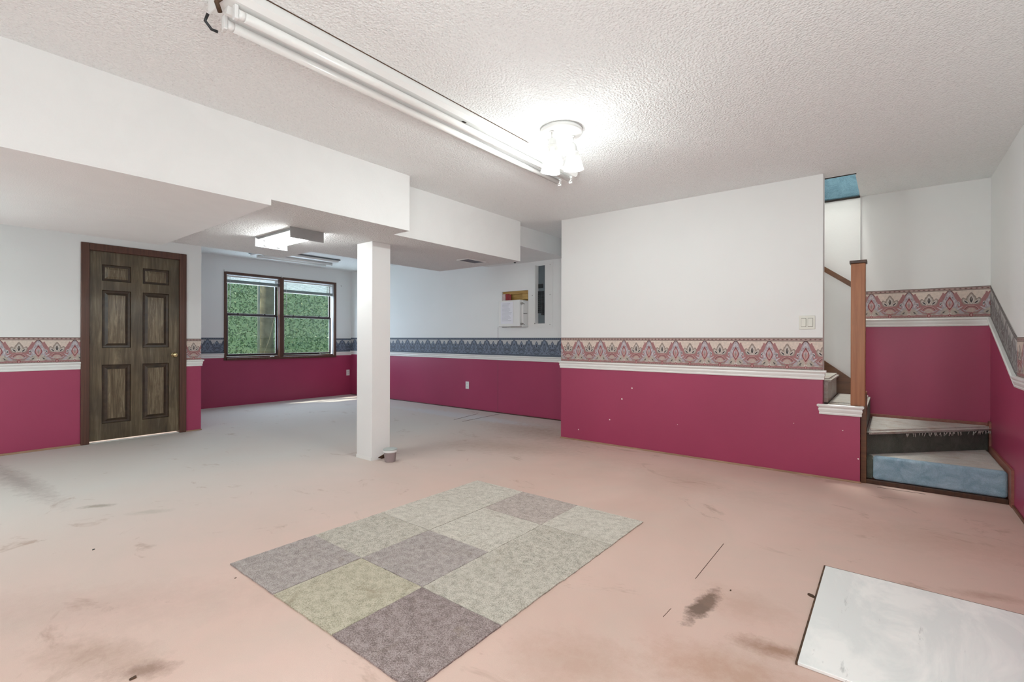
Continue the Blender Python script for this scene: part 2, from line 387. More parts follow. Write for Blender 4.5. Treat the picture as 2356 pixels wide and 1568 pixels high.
struct(mb, 'wall_near', [M_wall, M_mag], 'wall behind the viewer, white over magenta')
# stairwell shaft above
mb = MB(); mb.box((-2.95, 4.67, ZC+.12), (-2.85, YB, 5.0)); mb.box((OX1, 4.67, ZC+.12), (OX1+.1, YB, 5.0))
mb.box((-2.95, 4.67, ZC+.12), (OX1+.1, 4.77, 5.0)); mb.box((-2.95, 4.67, 5.0), (OX1+.1, YB+T, 5.1))
struct(mb, 'wall_stairwell', M_wall, 'white walls of the stairwell above the ceiling opening')
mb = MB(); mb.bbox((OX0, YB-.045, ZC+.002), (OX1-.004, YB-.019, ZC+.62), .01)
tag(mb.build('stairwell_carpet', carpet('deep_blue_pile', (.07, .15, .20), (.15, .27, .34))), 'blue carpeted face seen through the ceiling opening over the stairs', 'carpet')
mb = MB(); mb.box((OX0, OY0-.004, ZC-.004), (OX1+.008, OY0+.012, ZC+.03)); mb.box((OX0, YB-.03, ZC-.012), (OX1, YB-.018, ZC+.004))
tag(mb.build('trim_1', M_darkgap), 'dark edge strips around the stairwell opening', 'trim', kind='structure')

# column
mb = MB()
mb.bbox((-3.971, 2.655, .004), (-3.736, 2.86, 2.0175), .004)
col = thing('column', 'white square support column under the soffit step', 'column', (0, 0, 0), kind='structure'); mb.build('shaft', M_wall, col)
mb = MB()
mb.box((-3.973, 2.651, 0), (-3.741, 2.6545, .03)); mb.prism([(2.652, 0), (2.652, .03), (2.70, .022), (2.745, .008), (2.76, 0)], 'X', -3.7355, -3.732)
mb.build('base_trim', M_trimw, col)
mb = MB(); mb.prism([(2.70, .0), (2.735, .022), (2.79, .038), (2.86, .03), (2.86, 0)], 'X', -3.7358, -3.7335); mb.build('torn_edge', M_rust, col)

# ------------------------------------------------------------------ chair rails (profile swept along a wall)
PROF = [(0, 0), (.010, .002), (.012, .012), (.009, .018), (.013, .026), (.017, .040), (.013, .050), (.020, .058), (.026, .064), (.026, .074), (.020, .078), (0, .078)]
def rail(name, path, nrm, label, zs=1.0, ends=True):
    """path: 3D points (bottom line on wall); nrm: outward unit dir of each point (mitred)"""
    mb = MB(); k = len(PROF)
    for p, nn in zip(path, nrm):
        p = Vector(p); nn = Vector(nn)
        for (o, h) in PROF: mb.v.append(tuple(p + nn*o + Vector((0, 0, h*zs))))
    for i in range(len(path)-1):
        for j in range(k-1):
            a = i*k+j; mb.face((a, a+1, a+k+1, a+k), 0)
    mb.face(range(k)); mb.face(range((len(path)-1)*k, len(path)*k))
    o = mb.build(name, M_trimw); return tag(o, label, 'chair rail', kind='structure')
rail('trim_2', [(-2.95, YM+.09, .797), (-2.95, YM, .797), (-.436, YM, .795), (-.436, YM+.03, .795)], [(-1, 0, 0), (-1, -1, 0), (1, -1, 0), (1, 0, 0)], 'white moulded chair rail across the stair partition wall')
rail('trim_3', [(-.448, YM+.0, .517), (-.448, YM, .517), (-.188, YM, .519), (-.188, YM+.035, .519)], [(-1, 0, 0), (-1, -1, 0), (1, -1, 0), (1, 0, 0)], 'short white moulded rail capping the low wall by the newel post', 1.08)
rail('trim_4', [(XW, YB, .808), (-2.95, YB, .800)], [(0, -1, 0)]*2, 'white chair rail along the rear wall beside the column', .95)
rail('trim_5', [(XD, Y0, .795), (XD, 1.134, .794)], [(1, 0, 0)]*2, 'white chair rail left of the six-panel door')
rail('trim_6', [(XD, 2.09, .783), (XD, 2.25, .783), (XD-.1, 2.25, .783)], [(1, 0, 0), (1, 1, 0), (0, 1, 0)], 'short white chair rail right of the six-panel door')
rail('trim_7', [(XW, 2.25, .807), (XW, 3.238, .807)], [(1, 0, 0)]*2, 'white chair rail left of the double window', .9)
rail('trim_8', [(XW, 5.26, .79), (XW, YB, .79)], [(1, 0, 0)]*2, 'short white chair rail right of the double window', .95)
rail('trim_9', [(-.20, YB, 1.243), (XR-.013, YB, 1.243)], [(0, -1, 0)]*2, 'white chair rail on the wall behind the stair winders', .97)
rail('trim_10', [(XR, YB-.006, 1.243), (XR, 4.555, .812), (XR, Y0, .812)], [(-1, 0, 0)]*3, 'white chair rail sloping down the right wall beside the stairs', .97)

# ------------------------------------------------------------------ wallpaper border, laid out as flat inlaid shapes
HP = .1354; BH = .268
CB = {'cream': (.66, .555, .485), 'rose': (.36, .17, .17), 'drose': (.19, .085, .08), 'lav': (.40, .355, .385), 'plav': (.52, .48, .50), 'taupe': (.30, .235, .205),
      'ltaupe': (.46, .40, .345), 'dark': (.045, .05, .05), 'red': (.25, .06, .065), 'pink': (.50, .29, .275), 'white': (.62, .56, .54), 'band': (.34, .25, .225), 'line': (.16, .115, .10)}
CBK = list(CB); M_B = [simple('border_'+k, CB[k], .65, 0, .10, 60) for k in CBK]
M_BG = [simple('faded_border_'+k, tuple(.7*(.33*sum(CB[k]))+.12*c for c in CB[k]), .65, 0, .10, 60) for k in CBK]
M_BS = [simple('slate_border_'+k, (.50, .50, .50) if k == 'cream' else tuple(a_*b_ for a_, b_ in zip((.33*sum(CB[k]),)*3, (.42, .50, .66))), .65, 0, .10, 60) for k in CBK]  # same border palette, darkened and toned blue for rear and alcove
def circ(cx, cy, rx, ry, n=12, a0=0, a1=2*PI): return [(cx+rx*math.cos(a0+(a1-a0)*i/n), cy+ry*math.sin(a0+(a1-a0)*i/n)) for i in range(n if a1-a0 > 6.2 else n+1)]
def leaf(cx, cy, w, h, ang=0, n=7):
    p = [(w*math.sin(PI*i/n), h*(i/n-.5)) for i in range(n+1)] + [(-w*math.sin(PI*i/n), h*(i/n-.5)) for i in range(n-1, 0, -1)]
    k = BH/HP  # turn in metric space
    return [(cx + (x*math.cos(ang) - y*k*math.sin(ang)), cy + (x*math.sin(ang)/k + y*math.cos(ang))) for x, y in p]
# (layer, colour, polygon): x in half periods from motif A, t height 0..1
MOT = []
def a(l, c, p): MOT.append((l, c, p))
# rose silhouette under both motifs (mirrored halves meet)
a(1, 'rose', [(0, 0), (1, 0), (1, .60), (.62, .62), (.55, .60), (.50, .63), (.44, .70), (.36, .78), (.345, .83), (.27, .83), (.25, .79), (.14, .86), (.05, .93), (0, .95)])
a(2, 'drose', [(0, .93), (.05, .91), (.14, .84), (.20, .79), (.16, .78), (.08, .85), (0, .88)])
a(2, 'lav', [(0, .90), (.05, .88), (.13, .82), (.17, .76), (.22, .69), (.26, .62), (.33, .57), (.36, .50), (.34, .42), (.38, .34), (.46, .27), (.58, .21), (.70, .15), (.60, .11), (0, .11)])
a(3, 'plav', [(0, .85), (.05, .82), (.10, .75), (.14, .70), (.12, .66), (.05, .72), (0, .74)])
a(3, 'plav', leaf(.21, .55, .05, .20, -.15)); a(3, 'plav', leaf(.29, .42, .045, .18, -.25))
a(3, 'plav', circ(.40, .475, .085, .052)); a(3, 'plav', [(.40, .47), (.49, .46), (.475, .36), (.42, .39)]); a(3, 'plav', leaf(.45, .30, .04, .22, -.95))
a(4, 'line', circ(.40, .485, .030, .012, 8)); a(4, 'line', leaf(.13, .66, .012, .06)); a(4, 'line', leaf(.21, .60, .012, .06, -.2)); a(4, 'line', leaf(0, .815, .012, .07))
a(4, 'lav', leaf(.36, .36, .02, .12, -.5)); a(4, 'taupe', leaf(.47, .25, .018, .14, -1.0))
# red almond of motif A
a(4, 'red', [(0, .69), (.04, .67), (.09, .60), (.14, .56), (.185, .50), (.20, .44), (.17, .38), (.10, .32), (.04, .27), (0, .24)])
a(5, 'pink', [(0, .62), (.05, .59), (.10, .54), (.14, .49), (.145, .43), (.10, .37), (.05, .32), (0, .30)])
a(6, 'lav', leaf(.045, .50, .03, .14, .2)); a(6, 'white', leaf(.09, .52, .012, .09, -.2)); a(6, 'taupe', leaf(0, .43, .035, .17))
# foot of motif A
a(3, 'ltaupe', [(0, .30), (.06, .33), (.12, .36), (.17, .32), (.26, .30), (.36, .26), (.45, .18), (.42, .12), (.26, .09), (0, .09)])
a(4, 'taupe', leaf(.30, .17, .055, .17, .75)); a(5, 'ltaupe', leaf(.295, .172, .042, .145, .75)); a(6, 'dark', leaf(.285, .178, .030, .10, .78))
a(4, 'pink', [(0, .22), (.05, .27), (.12, .32), (.14, .30), (.07, .24), (.015, .18), (0, .18)])
a(5, 'white', [(0, .13), (.08, .165), (.08, .12), (.04, .10), (0, .12)]); a(6, 'red', [(0, .125), (.04, .105), (.085, .05), (0, .03)]); a(7, 'pink', leaf(0, .072, .035, .075))
a(3, 'taupe', leaf(.57, .115, .045, .36, 1.45)); a(5, 'white', leaf(.575, .115, .020, .20, 1.5))
# crown of motif B
a(2, 'taupe', [(1, .82), (.93, .79), (.88, .73), (.80, .68), (.78, .63), (.74, .60), (.69, .64), (.62, .65), (.57, .62), (.55, .57), (.565, .51), (.62, .46), (.66, .42), (1, .42)])
a(3, 'ltaupe', [(1, .76), (.94, .73), (.90, .68), (.83, .63), (.82, .56), (.76, .55), (.73, .585), (.67, .615), (.62, .60), (.60, .56), (.62, .51), (.67, .47), (.72, .445), (.86, .43), (1, .43)])
a(4, 'white', leaf(1, .58, .115, .30)); a(5, 'line', leaf(1, .575, .078, .225)); a(6, 'dark', leaf(1, .575, .055, .19)); a(7, 'taupe', leaf(1, .60, .022, .12))
a(4, 'white', leaf(.76, .50, .070, .21, .75)); a(5, 'line', leaf(.765, .497, .045, .155, .75)); a(6, 'dark', leaf(.77, .495, .030, .125, .75))
arc = lambda r0, r1, a0, a1, n=8: [(1+r0*math.cos(a0+(a1-a0)*i/n), .15+r0*.60*math.sin(a0+(a1-a0)*i/n)) for i in range(n+1)] + [(1+r1*math.cos(a1+(a0-a1)*i/n), .15+r1*.60*math.sin(a1+(a0-a1)*i/n)) for i in range(n+1)]
a(3, 'rose', arc(.02, .44, PI/2, PI*.93)); a(4, 'pink', arc(.375, .41, PI/2, PI*.86)); a(4, 'drose', arc(.335, .375, PI/2, PI*.84))
a(4, 'ltaupe', arc(.04, .27, PI/2, PI*.88))
for q in (.55, .66, .77): a(5, 'pink', arc(.10, .26, PI*q-.06, PI*q+.06, 2))
a(5, 'red', leaf(1, .075, .10, .15)); a(6, 'pink', leaf(1, .072, .05, .11)); a(4, 'taupe', leaf(.80, .14, .03, .24, 1.15)); a(4, 'lav', leaf(.70, .22, .03, .20, .95))
a(3, 'ltaupe', leaf(.88, .10, .02, .16, 1.2))
# bottom edge and top band
a(2, 'band', [(0, 0), (1, 0), (1, .045), (0, .045)]); a(7, 'line', [(0, 0), (1, 0), (1, .014), (0, .014)])
for q in (.22, .36, .5, .68, .82): a(4, 'drose', leaf(q, .036, .012, .06, 1.5))
a(3, 'band', [(0, .885), (1, .885), (1, 1), (0, 1)]); a(4, 'line', [(0, .885), (1, .885), (1, .897), (0, .897)]); a(4, 'line', [(0, .982), (1, .982), (1, 1), (0, 1)])
for q in (0, .25, .5, .75, 1): a(5, 'drose', circ(q, .94, .052, .021, 8))
for q in (.125, .375, .625, .875): a(5, 'pink', leaf(q, .94, .03, .04))
def clipx(p, lo, hi):
    def cl(p, f, inter):
        out = []
        for i in range(len(p)):
            q, r_ = p[i-1], p[i]
            if f(r_):
                if not f(q): out.append(inter(q, r_))
                out.append(r_)
            elif f(q): out.append(inter(q, r_))
        return out
    at = lambda c: (lambda q, r_: (c, q[1]+(r_[1]-q[1])*(c-q[0])/(r_[0]-q[0])))
    p = cl(p, lambda v: v[0] >= lo, at(lo))
    if len(p) > 2: p = cl(p, lambda v: v[0] <= hi, at(hi))
    return p
def border(name, P, u0, u1, A0, label, faded=False, z0=lambda u: 0, nudge=(0, 0, 0), hh=BH, mats=None):
    """P(u, z) gives a wall point; u0..u1 metres along the wall; A0 one motif-A position; z0(u) bottom height"""
    mb = MB(); mb.keep = True; nv = Vector(nudge)
    def emitp(layer, ck, pts):
        if len(pts) < 3: return
        off = nv*(.0006+.00022*layer)
        mb.poly([tuple(Vector(P(u, z0(u)+t*hh)) + off) for u, t in pts], CBK.index(ck))
    # ground
    nseg = 1
    emitp(0, 'cream', [(u0, 0), (u1, 0), (u1, 1), (u0, 1)])
    lo, hi = min(u0, u1), max(u0, u1)
    k0 = int(math.floor((lo-A0)/(2*HP)))-1; k1 = int(math.ceil((hi-A0)/(2*HP)))+1
    for k in range(k0, k1+1):
        c = A0 + k*2*HP
        for s in (1, -1):
            for l, ck, p in MOT:
                q = clipx([(min(1, max(0, x)) if False else x, t) for x, t in p], 0, 1)
                q = [(c+s*x*HP, t) for x, t in q]
                if not q: continue
                q = clipx(q, lo, hi)
                emitp(l, ck, q)
    o = mb.build(name, mats or (M_BG if faded else M_B))
    return tag(o, label, 'wallpaper border', kind='structure')
border('trim_11', lambda u, z: (u, YM, z), -2.95, -.436, -.555, 'burgundy crown patterned wallpaper border across the stair partition wall', z0=lambda u: .872, nudge=(0, -1, 0))
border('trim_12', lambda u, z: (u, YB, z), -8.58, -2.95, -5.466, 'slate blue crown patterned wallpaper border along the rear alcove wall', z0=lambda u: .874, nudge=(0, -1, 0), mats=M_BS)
border('trim_13', lambda u, z: (u, YB, z), -.205, XR, .127, 'crown patterned wallpaper border behind the stair winders', z0=lambda u: 1.318, nudge=(0, -1, 0), hh=.26)
border('trim_14', lambda u, z: (XD, u, z), Y0, 1.134, .8196, 'crown patterned wallpaper border left of the six-panel door', z0=lambda u: .870, nudge=(1, 0, 0), hh=.257)
border('trim_15', lambda u, z: (XD, u, z), 2.09, 2.25, 2.17+HP, 'short crown patterned wallpaper border right of the six-panel door', z0=lambda u: .858, nudge=(1, 0, 0), hh=.258)
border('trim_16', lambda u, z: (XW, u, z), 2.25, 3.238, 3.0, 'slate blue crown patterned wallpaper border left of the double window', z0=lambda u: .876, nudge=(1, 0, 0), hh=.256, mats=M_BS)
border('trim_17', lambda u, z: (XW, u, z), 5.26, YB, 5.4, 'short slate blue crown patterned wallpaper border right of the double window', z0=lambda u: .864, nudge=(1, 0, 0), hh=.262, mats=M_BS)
sl = (1.318-.887)/(YB-4.555)
border('trim_18', lambda u, z: (XR, u, z), 4.52, YB, 4.62, 'faded grey wallpaper border sloping down the right wall', True, z0=lambda u: .887+(u-4.555)*sl if u > 4.555 else .887, nudge=(-1, 0, 0), hh=.262)
border('trim_19', lambda u, z: (XR, u, z), Y0, 4.52, 4.3, 'burgundy wallpaper border on the level part of the right wall', z0=lambda u: .887, nudge=(-1, 0, 0), hh=.255)

# ------------------------------------------------------------------ baseboard strips
def strip(name, a_, b_, mat, label): mb = MB(); mb.bbox(a_, b_, .002, 0, 1); return tag(mb.build(name, mat), label, 'baseboard', kind='structure')
strip('baseboard_stairs', (-2.955, YM-.014, 0), (-.182, YM, .014), M_tack, 'bare tan strip along the foot of the stair partition wall')
strip('baseboard_left', (XD, Y0, 0), (XD+.02, 1.134, .018), M_tack, 'bare tan strip along the foot of the left wall')
strip('baseboard_door', (XD, 2.09, 0), (XD+.014, 2.255, .012), M_tack, 'short tan strip at the wall foot right of the door')
strip('baseboard_right', (XR-.012, Y0, 0), (XR, 4.60, .02), M_skirt, 'thin brown strip along the foot of the right wall')
strip('baseboard_rear', (XW, YB-.012, 0), (-2.95, YB, .012), M_darkwood, 'thin dark strip along the foot of the rear wall')

# ------------------------------------------------------------------ door
d = thing('door_1', 'closed six-panel faux-grained brown wooden door with dark casing in the left wall', 'door', (XD, 1.613, 0), kind='structure')
def at(o, mb):
    L = o.location; mb.v = [(x-L.x, y-L.y, z-L.z) for x, y, z in mb.v]; return mb
DY0, DY1, DZ0, DZ1 = 1.207, 2.021, .022, 2.048
PAN = [(1.311, 1.562, 1.738, 1.913), (1.668, 1.921, 1.738, 1.913), (1.311, 1.562, 1.014, 1.638), (1.668, 1.921, 1.014, 1.638), (1.311, 1.562, .198, .832), (1.668, 1.921, .198, .832)]
mb = MB(); XF = XD-.018
ys = sorted({DY0, DY1, *[p[0] for p in PAN], *[p[1] for p in PAN]}); zs = sorted({DZ0, DZ1, *[p[2] for p in PAN], *[p[3] for p in PAN]})
slab(mb, 'X', XF-.035, XF, ys, zs, lambda u, v: any(p[0] < u < p[1] and p[2] < v < p[3] for p in PAN))
at(d, mb).build('slab', M_door, d)
for (y0, y1, z0, z1) in PAN:
    mb = MB()
    # sloped moulding ring then raised field
    def ring(i0, i1, x0, x1, m):
        a_ = [(x0, y0+i0, z0+i0), (x0, y1-i0, z0+i0), (x0, y1-i0, z1-i0), (x0, y0+i0, z1-i0)]
        b_ = [(x1, y0+i1, z0+i1), (x1, y1-i1, z0+i1), (x1, y1-i1, z1-i1), (x1, y0+i1, z1-i1)]
        for i in range(4):
            j = (i+1) % 4; mb.poly([a_[i], a_[j], b_[j], b_[i]], m)
    ring(0, .006, XF, XF-.012, 1); ring(.006, .026, XF-.012, XF-.014, 1); ring(.026, .050, XF-.014, XF-.004, 1 if z1-z0 > .3 else 0)
    i = .050; mb.poly([(XF-.004, y0+i, z0+i), (XF-.004, y1-i, z0+i), (XF-.004, y1-i, z1-i), (XF-.004, y0+i, z1-i)], 0)
    at(d, mb).build('panel', [M_door_field, M_door_groove], d)
mb = MB()
mb.bbox((XD-.02, 1.134, 0), (XD+.018, 1.204, 2.125), .005); mb.bbox((XD-.02, 2.023, 0), (XD+.018, 2.09, 2.125), .005); mb.bbox((XD-.02, 1.2045, 2.052), (XD+.018, 2.0225, 2.125), .005)
mb.box((XD-.10, 1.198, 0), (XD-.02, 1.206, 2.055)); mb.box((XD-.10, 2.022, 0), (XD-.02, 2.030, 2.055)); mb.box((XD-.10, 1.206, 2.049), (XD-.02, 2.022, 2.058))
at(d, mb).build('casing', M_casing, d)
mb = MB(); mb.lathe([(.001, 0), (.031, 0), (.031, .004), (.012, .008), (.011, .028), (.020, .034), (.027, .045), (.026, .055), (.016, .062), (.001, .063)], (XF+.0005, 1.972, .925), 20, 0, (1, 0, 0))
at(d, mb).build('door_knob', M_brass, d)
for hz_ in (1.82, 1.1, .3):
    mb = MB(); mb.tube([(XF+.004, 1.2055, hz_-.045), (XF+.004, 1.2055, hz_+.045)], .006, 8); at(d, mb).build('hinge', M_brass if hz_ > 9 else M_rust, d)
# bright room seen through the gap under the door
mb = MB(); mb.bbox((XD-.10, 1.207, .001), (XD-.004, 2.021, .006), .001, 0, 1); tag(at(d, mb).build('threshold', M_marble, d))
add_light('hall_light', 'AREA', (XD-.6, 1.6, 1.9), 30, (1, .85, .75), .5, .5, direction=(.3, 0, -1))

# ------------------------------------------------------------------ window
w = thing('window_1', 'double window with two dark bronze double-hung sashes in brown casing', 'window', (XW, 4.25, 0), kind='structure')
mb = MB(); XO = XW+.016
for a_, b_ in (((XW-.01, 3.238, .76), (XO, 3.275, 2.222)), ((XW-.01, 5.215, .76), (XO, 5.262, 2.222)), ((XW-.01, 3.2755, 2.185), (XO, 5.2145, 2.222)), ((XW-.01, 3.2755, .76), (XO+.02, 5.2145, .80)),
               ((XW-.075, 4.145, .801), (XO-.004, 4.222, 2.184))): mb.bbox(a_, b_, .004)
at(w, mb).build('casing', M_casing, w)
mb = MB(); mb.box((XW-.11, WY0, WZ0), (XW-.0105, WY0+.006, WZ1)); mb.box((XW-.11, WY1-.006, WZ0), (XW-.0105, WY1, WZ1)); mb.box((XW-.11, WY0+.006, WZ1-.006), (XW-.0105, WY1-.006, WZ1))
at(w, mb).build('jamb', simple('grey_jamb_paint', (.5, .5, .5), .6), w)
mb = MB(); mb.bbox((XW-.11, WY0+.0065, WZ0), (XW-.0105, WY1-.0065, WZ0+.02), .003); at(w, mb).build('sill', M_casing, w)
for (y0, y1) in ((WY0+.012, 4.140), (4.228, WY1-.030)):
    for (z0, z1, xx) in ((.825, 1.530, XW-.072), (1.512, 2.175, XW-.098)):
        mb = MB(); t = .032
        mb.bbox((xx, y0, z0), (xx+.022, y0+t, z1), .003); mb.bbox((xx, y1-t, z0), (xx+.022, y1, z1), .003)
        mb.bbox((xx, y0+t, z0), (xx+.022, y1-t, z0+t), .003); mb.bbox((xx, y0+t, z1-t+.006), (xx+.022, y1-t, z1), .003)
        sash = at(w, mb).build('sash', M_bronze, w)
        mb = MB(); b_ = .005
        for q in (((y0+t, z0+t), (y0+t+b_, z1-t+.006)), ((y1-t-b_, z0+t), (y1-t, z1-t+.006)), ((y0+t+b_, z0+t), (y1-t-b_, z0+t+b_)), ((y0+t+b_, z1-t+.006-b_), (y1-t-b_, z1-t+.006))):
            mb.box((xx+.010, q[0][0], q[0][1]), (xx+.016, q[1][0], q[1][1]))
        at(w, mb).build('glazing_bead', M_plastw, sash)
        mb = MB(); mb.box((xx+.004, y0+t, z0+t), (xx+.007, y1-t, z1-t+.006)); at(w, mb).build('pane', M_glass, sash)
    for fy in (.22, .74):
        yy = y0+(y1-y0)*fy; mb = MB(); mb.bbox((XW-.075, yy-.018, 1.530), (XW-.055, yy+.018, 1.543), .003); mb.bbox((XW-.070, yy-.007, 1.543), (XW-.058, yy+.014, 1.552), .002)
        at(w, mb).build('sash_lock', M_bronze, w)
# blinds: gathered slats hang from a headrail
M_slat = simple('blind_slat_white', (.76, .76, .72), .4, 0, .03); M_teal = simple('blind_fold_grey', (.22, .26, .26), .4)
def blind(name, y0, y1, nsl, pitch, label):
    o = thing(name, label, 'window blind', (XW-.035, (y0+y1)/2, 2.17), 'raised window blinds')
    mb = MB(); mb.bbox((XW-.052, y0, 2.140), (XW-.022, y1, 2.166), .003); at(o, mb).build('headrail', M_slat, o)
    zz = 2.136
    for i in range(nsl):
        mb = MB(); mb.box((XW-.050, y0+.004, zz-pitch*.55), (XW-.024, y1-.004, zz-pitch*.15)); at(o, mb).build('slat', M_slat, o); zz -= pitch
    mb = MB(); mb.bbox((XW-.050, y0+.002, zz-.045), (XW-.024, y1-.002, zz-.002), .004); at(o, mb).build('gathered_slats', M_teal, o)
    mb = MB(); mb.bbox((XW-.052, y0, zz-.058), (XW-.022, y1, zz-.046), .003); at(o, mb).build('bottom_rail', M_slat, o)
    mb = MB(); mb.tube([(XW-.018, y0+.05, 2.15), (XW-.017, y0+.05, 1.62)], .0025, 6); at(o, mb).build('wand', M_plastw, o)
blind('window_blind', WY0+.012, 4.138, 4, .009, 'white slatted blind fully raised in the left window half')
blind('window_blind', 4.230, WY1-.010, 11, .0115, 'white slatted blind partly lowered in the right window half')
for yy, zz, lb in ((3.245, 2.235, 'small white bracket on the left top corner of the window casing'), (4.185, 2.232, 'small white bracket on the middle of the window head'), (5.374, 2.174, 'small white wall hook right of the window')):
    mb = MB(); mb.bbox((XW+.0, yy-.010, zz-.016), (XW+.018, yy+.010, zz+.016), .003); mb.bbox((XW+.014, yy-.006, zz-.020), (XW+.028, yy+.006, zz-.006), .003)
    tag(mb.build('wall_hook' if 'hook' in lb else 'curtain_bracket', M_plastw), lb, 'bracket')

cd = MB()
pts = []
for i in range(60):
    a_ = i/60*PI*6; pts.append((XW-.045+.018*math.sin(a_*.7), 4.93+i*.0032+.028*math.cos(a_), WZ0+.026+.018*abs(math.sin(a_*.5))))
cd.tube(pts, .0035, 6); tag(cd.build('blind_cord', M_plastw), 'white cord lying in loops on the right end of the window sill', 'cord')
cd = MB(); cd.bbox((XO-.002, 3.98, .8005), (XO+.014, 4.02, .812), .003); cd.bbox((XO-.002, 4.03, .8005), (XO+.012, 4.05, .81), .003)
tag(cd.build('sill_clip', M_plastw), 'tiny pale clip left on the sill of the left window half', 'clip')
# ------------------------------------------------------------------ outside
n = N('hill_green'); n.color(n.ramp(n.noise(1.6, 6, .7, dist=.6), [(.3, (.14, .26, .13)), (.55, (.22, .35, .19)), (.75, (.30, .42, .25))])).set(Roughness=.95); M_hill = n.m
mb = MB(); mb.box((-60, -40, -.3), (XW-T-.02, 50, -.12)); tag(mb.build('ground_outside', M_hill), 'green ground outside the window', 'ground', kind='structure')
mb = MB()
NXh, NYh = 8, 26
for i in range(NXh+1):
    for j in range(NYh+1):
        x = -13.2-i*.8; y = -2+j*.8; mb.v.append((x+random.uniform(-.15, .15), y, -.2+.62*i+random.uniform(-.12, .12)))
for i in range(NXh):
    for j in range(NYh):
        k = i*(NYh+1)+j; mb.face((k, k+1, k+NYh+2, k+NYh+1), 0, True)
tag(mb.build('hill', M_hill), 'green bank rising behind the shrubs outside the window', 'hill', kind='structure')
n = N('leaf_green'); oi = n.n.new('ShaderNodeTexNoise'); oi.inputs['Scale'].default_value = 3; n.l.new(n.vec, oi.inputs['Vector'])
n.color(n.ramp(oi.outputs['Fac'], [(.3, (.18, .30, .16)), (.7, (.28, .41, .22))])).set(Roughness=.5); M_leaf = n.m
n = N('leaf_sunlit'); n.color((.62, .70, .42)).set(Roughness=.35); M_leaf_sunlit = n.m  # sun catching single leaves, put into their colour
mb = MB(); mb.keep = True
for i in range(26000):
    x = random.uniform(-12.9, -11.8) if i % 3 else random.uniform(-14.5, -12.5); y = random.uniform(2.2, 10.5); z = random.uniform(-.1, 3.7)
    s_ = random.uniform(.022, .050); nx = Vector((random.uniform(.2, 1), random.uniform(-.8, .8), random.uniform(-.6, .9))).normalized()
    u_ = nx.orthogonal().normalized(); v_ = nx.cross(u_); an = random.uniform(0, 6.28); uu = u_*math.cos(an)+v_*math.sin(an); vv = nx.cross(uu); c_ = Vector((x, y, z))
    mb.poly([c_-uu*s_, c_-vv*s_*.45+nx*.006, c_+uu*s_, c_+vv*s_*.45+nx*.006], 1 if random.random() < .05 else 0)
tag(mb.build('foliage', [M_leaf, M_leaf_sunlit]), 'dense green leafy shrubs filling the view outside the window', 'foliage', kind='stuff')
M_bark = simple('bark', (.30, .26, .18), .9, 0, .35, 6, .8, 20)
t = thing('tree', 'brown tree trunk outside the left window half', 'tree', (-11.4, 5.2, -.12))
mb = MB(); mb.tube([(-11.4, 5.22, -.12), (-11.42, 5.2, 1.2), (-11.38, 5.23, 2.4), (-11.45, 5.3, 4.2)], [.19, .165, .155, .14], 14); at(t, mb).build('trunk', M_bark, t)
mb = MB(); mb.tube([(-11.42, 5.22, 2.2), (-11.7, 5.7, 3.2), (-11.9, 6.0, 4.0)], [.07, .05, .03], 8); at(t, mb).build('branch', M_bark, t)
mb = MB(); mb.tube([(-11.1, 4.90, -.12), (-11.1, 4.90, 4.2)], .026, 8); tag(mb.build('pole', simple('weathered_pole', (.45, .46, .42), .6)), 'slim pale pole standing in front of the tree trunk outside', 'pole')
mb = MB(); mb.tube([(-11.24, 5.30, 3.1), (-10.95, 5.24, 2.4), (-10.9, 5.16, 1.6), (-10.9, 5.05, 1.1), (-10.9, 4.88, .62), (-10.9, 4.7, -.119)], .008, 6); tag(mb.build('vine', M_bark), 'thin dark vine hanging beside the tree trunk outside', 'vine')
mb = MB(); mb.lathe([(.001, 0), (.30, 0), (.34, .12), (.28, .32), (.16, .46), (.001, .52)], (-11.3, 6.75, -.12), 12); 
tag(mb.build('boulder', simple('pale_boulder', (.62, .60, .54), .8, 0, .2, 5, .5, 8)), 'pale sunlit boulder outside the right window half', 'rock')

# ------------------------------------------------------------------ outlets and switch
def outlet(loc, nrm, label):
    o = thing('wall_outlet', label, 'outlet', loc)
    n_ = Vector(nrm); s_ = Vector((0, 0, 1)).cross(n_); c_ = Vector((0, 0, 0))
    def bx(parent, name, s0, s1, z0, z1, d0, d1, mat, r=.002):
        p = s_*s0+n_*d0+Vector((0, 0, z0)); q = s_*s1+n_*d1+Vector((0, 0, z1)); m_ = MB(); m_.bbox(tuple(p), tuple(q), r); return m_.build(name, mat, parent)
    bx(o, 'cover_plate', -.036, .036, -.058, .058, 0, .006, M_plastw)
    for zc in (-.025, .025):
        r_ = bx(o, 'receptacle', -.016, .016, zc-.014, zc+.014, .006, .008, M_plastw)
        for sx in (-.007, .007): bx(r_, 'slot', sx-.0015, sx+.0015, zc-.005, zc+.006, .008, .0084, M_black, .0002)
    return o
outlet((-5.335, YB, .382), (0, -1, 0), 'white wall outlet on the rear wall, low on the magenta paint')
outlet((XW, 5.53, .442), (1, 0, 0), 'white wall outlet below and right of the double window')
sw = thing('light_switch', 'ivory double rocker light switch near the partition wall end', 'light switch', (-.546, YM, 1.266))
mb = MB(); mb.bbox((-.057, -.006, -.057), (.057, 0, .057), .003); mb.build('cover_plate', M_plast, sw)
for xx, tl in ((-.024, .1), (.024, -.12)):
    mb = MB(); mb.box((xx-.0175, -.0068, -.035), (xx+.0175, -.0061, .035)); mb.build('rocker_gap', M_darkgap if tl < 0 else M_rust, sw)
    mb = MB(); mb.bbox((xx-.0165, -.0115, -.033), (xx+.0165, -.0062, .033), .002); o = mb.build('rocker', M_plast, sw)
    o.rotation_euler = (tl*.3, 0, 0)

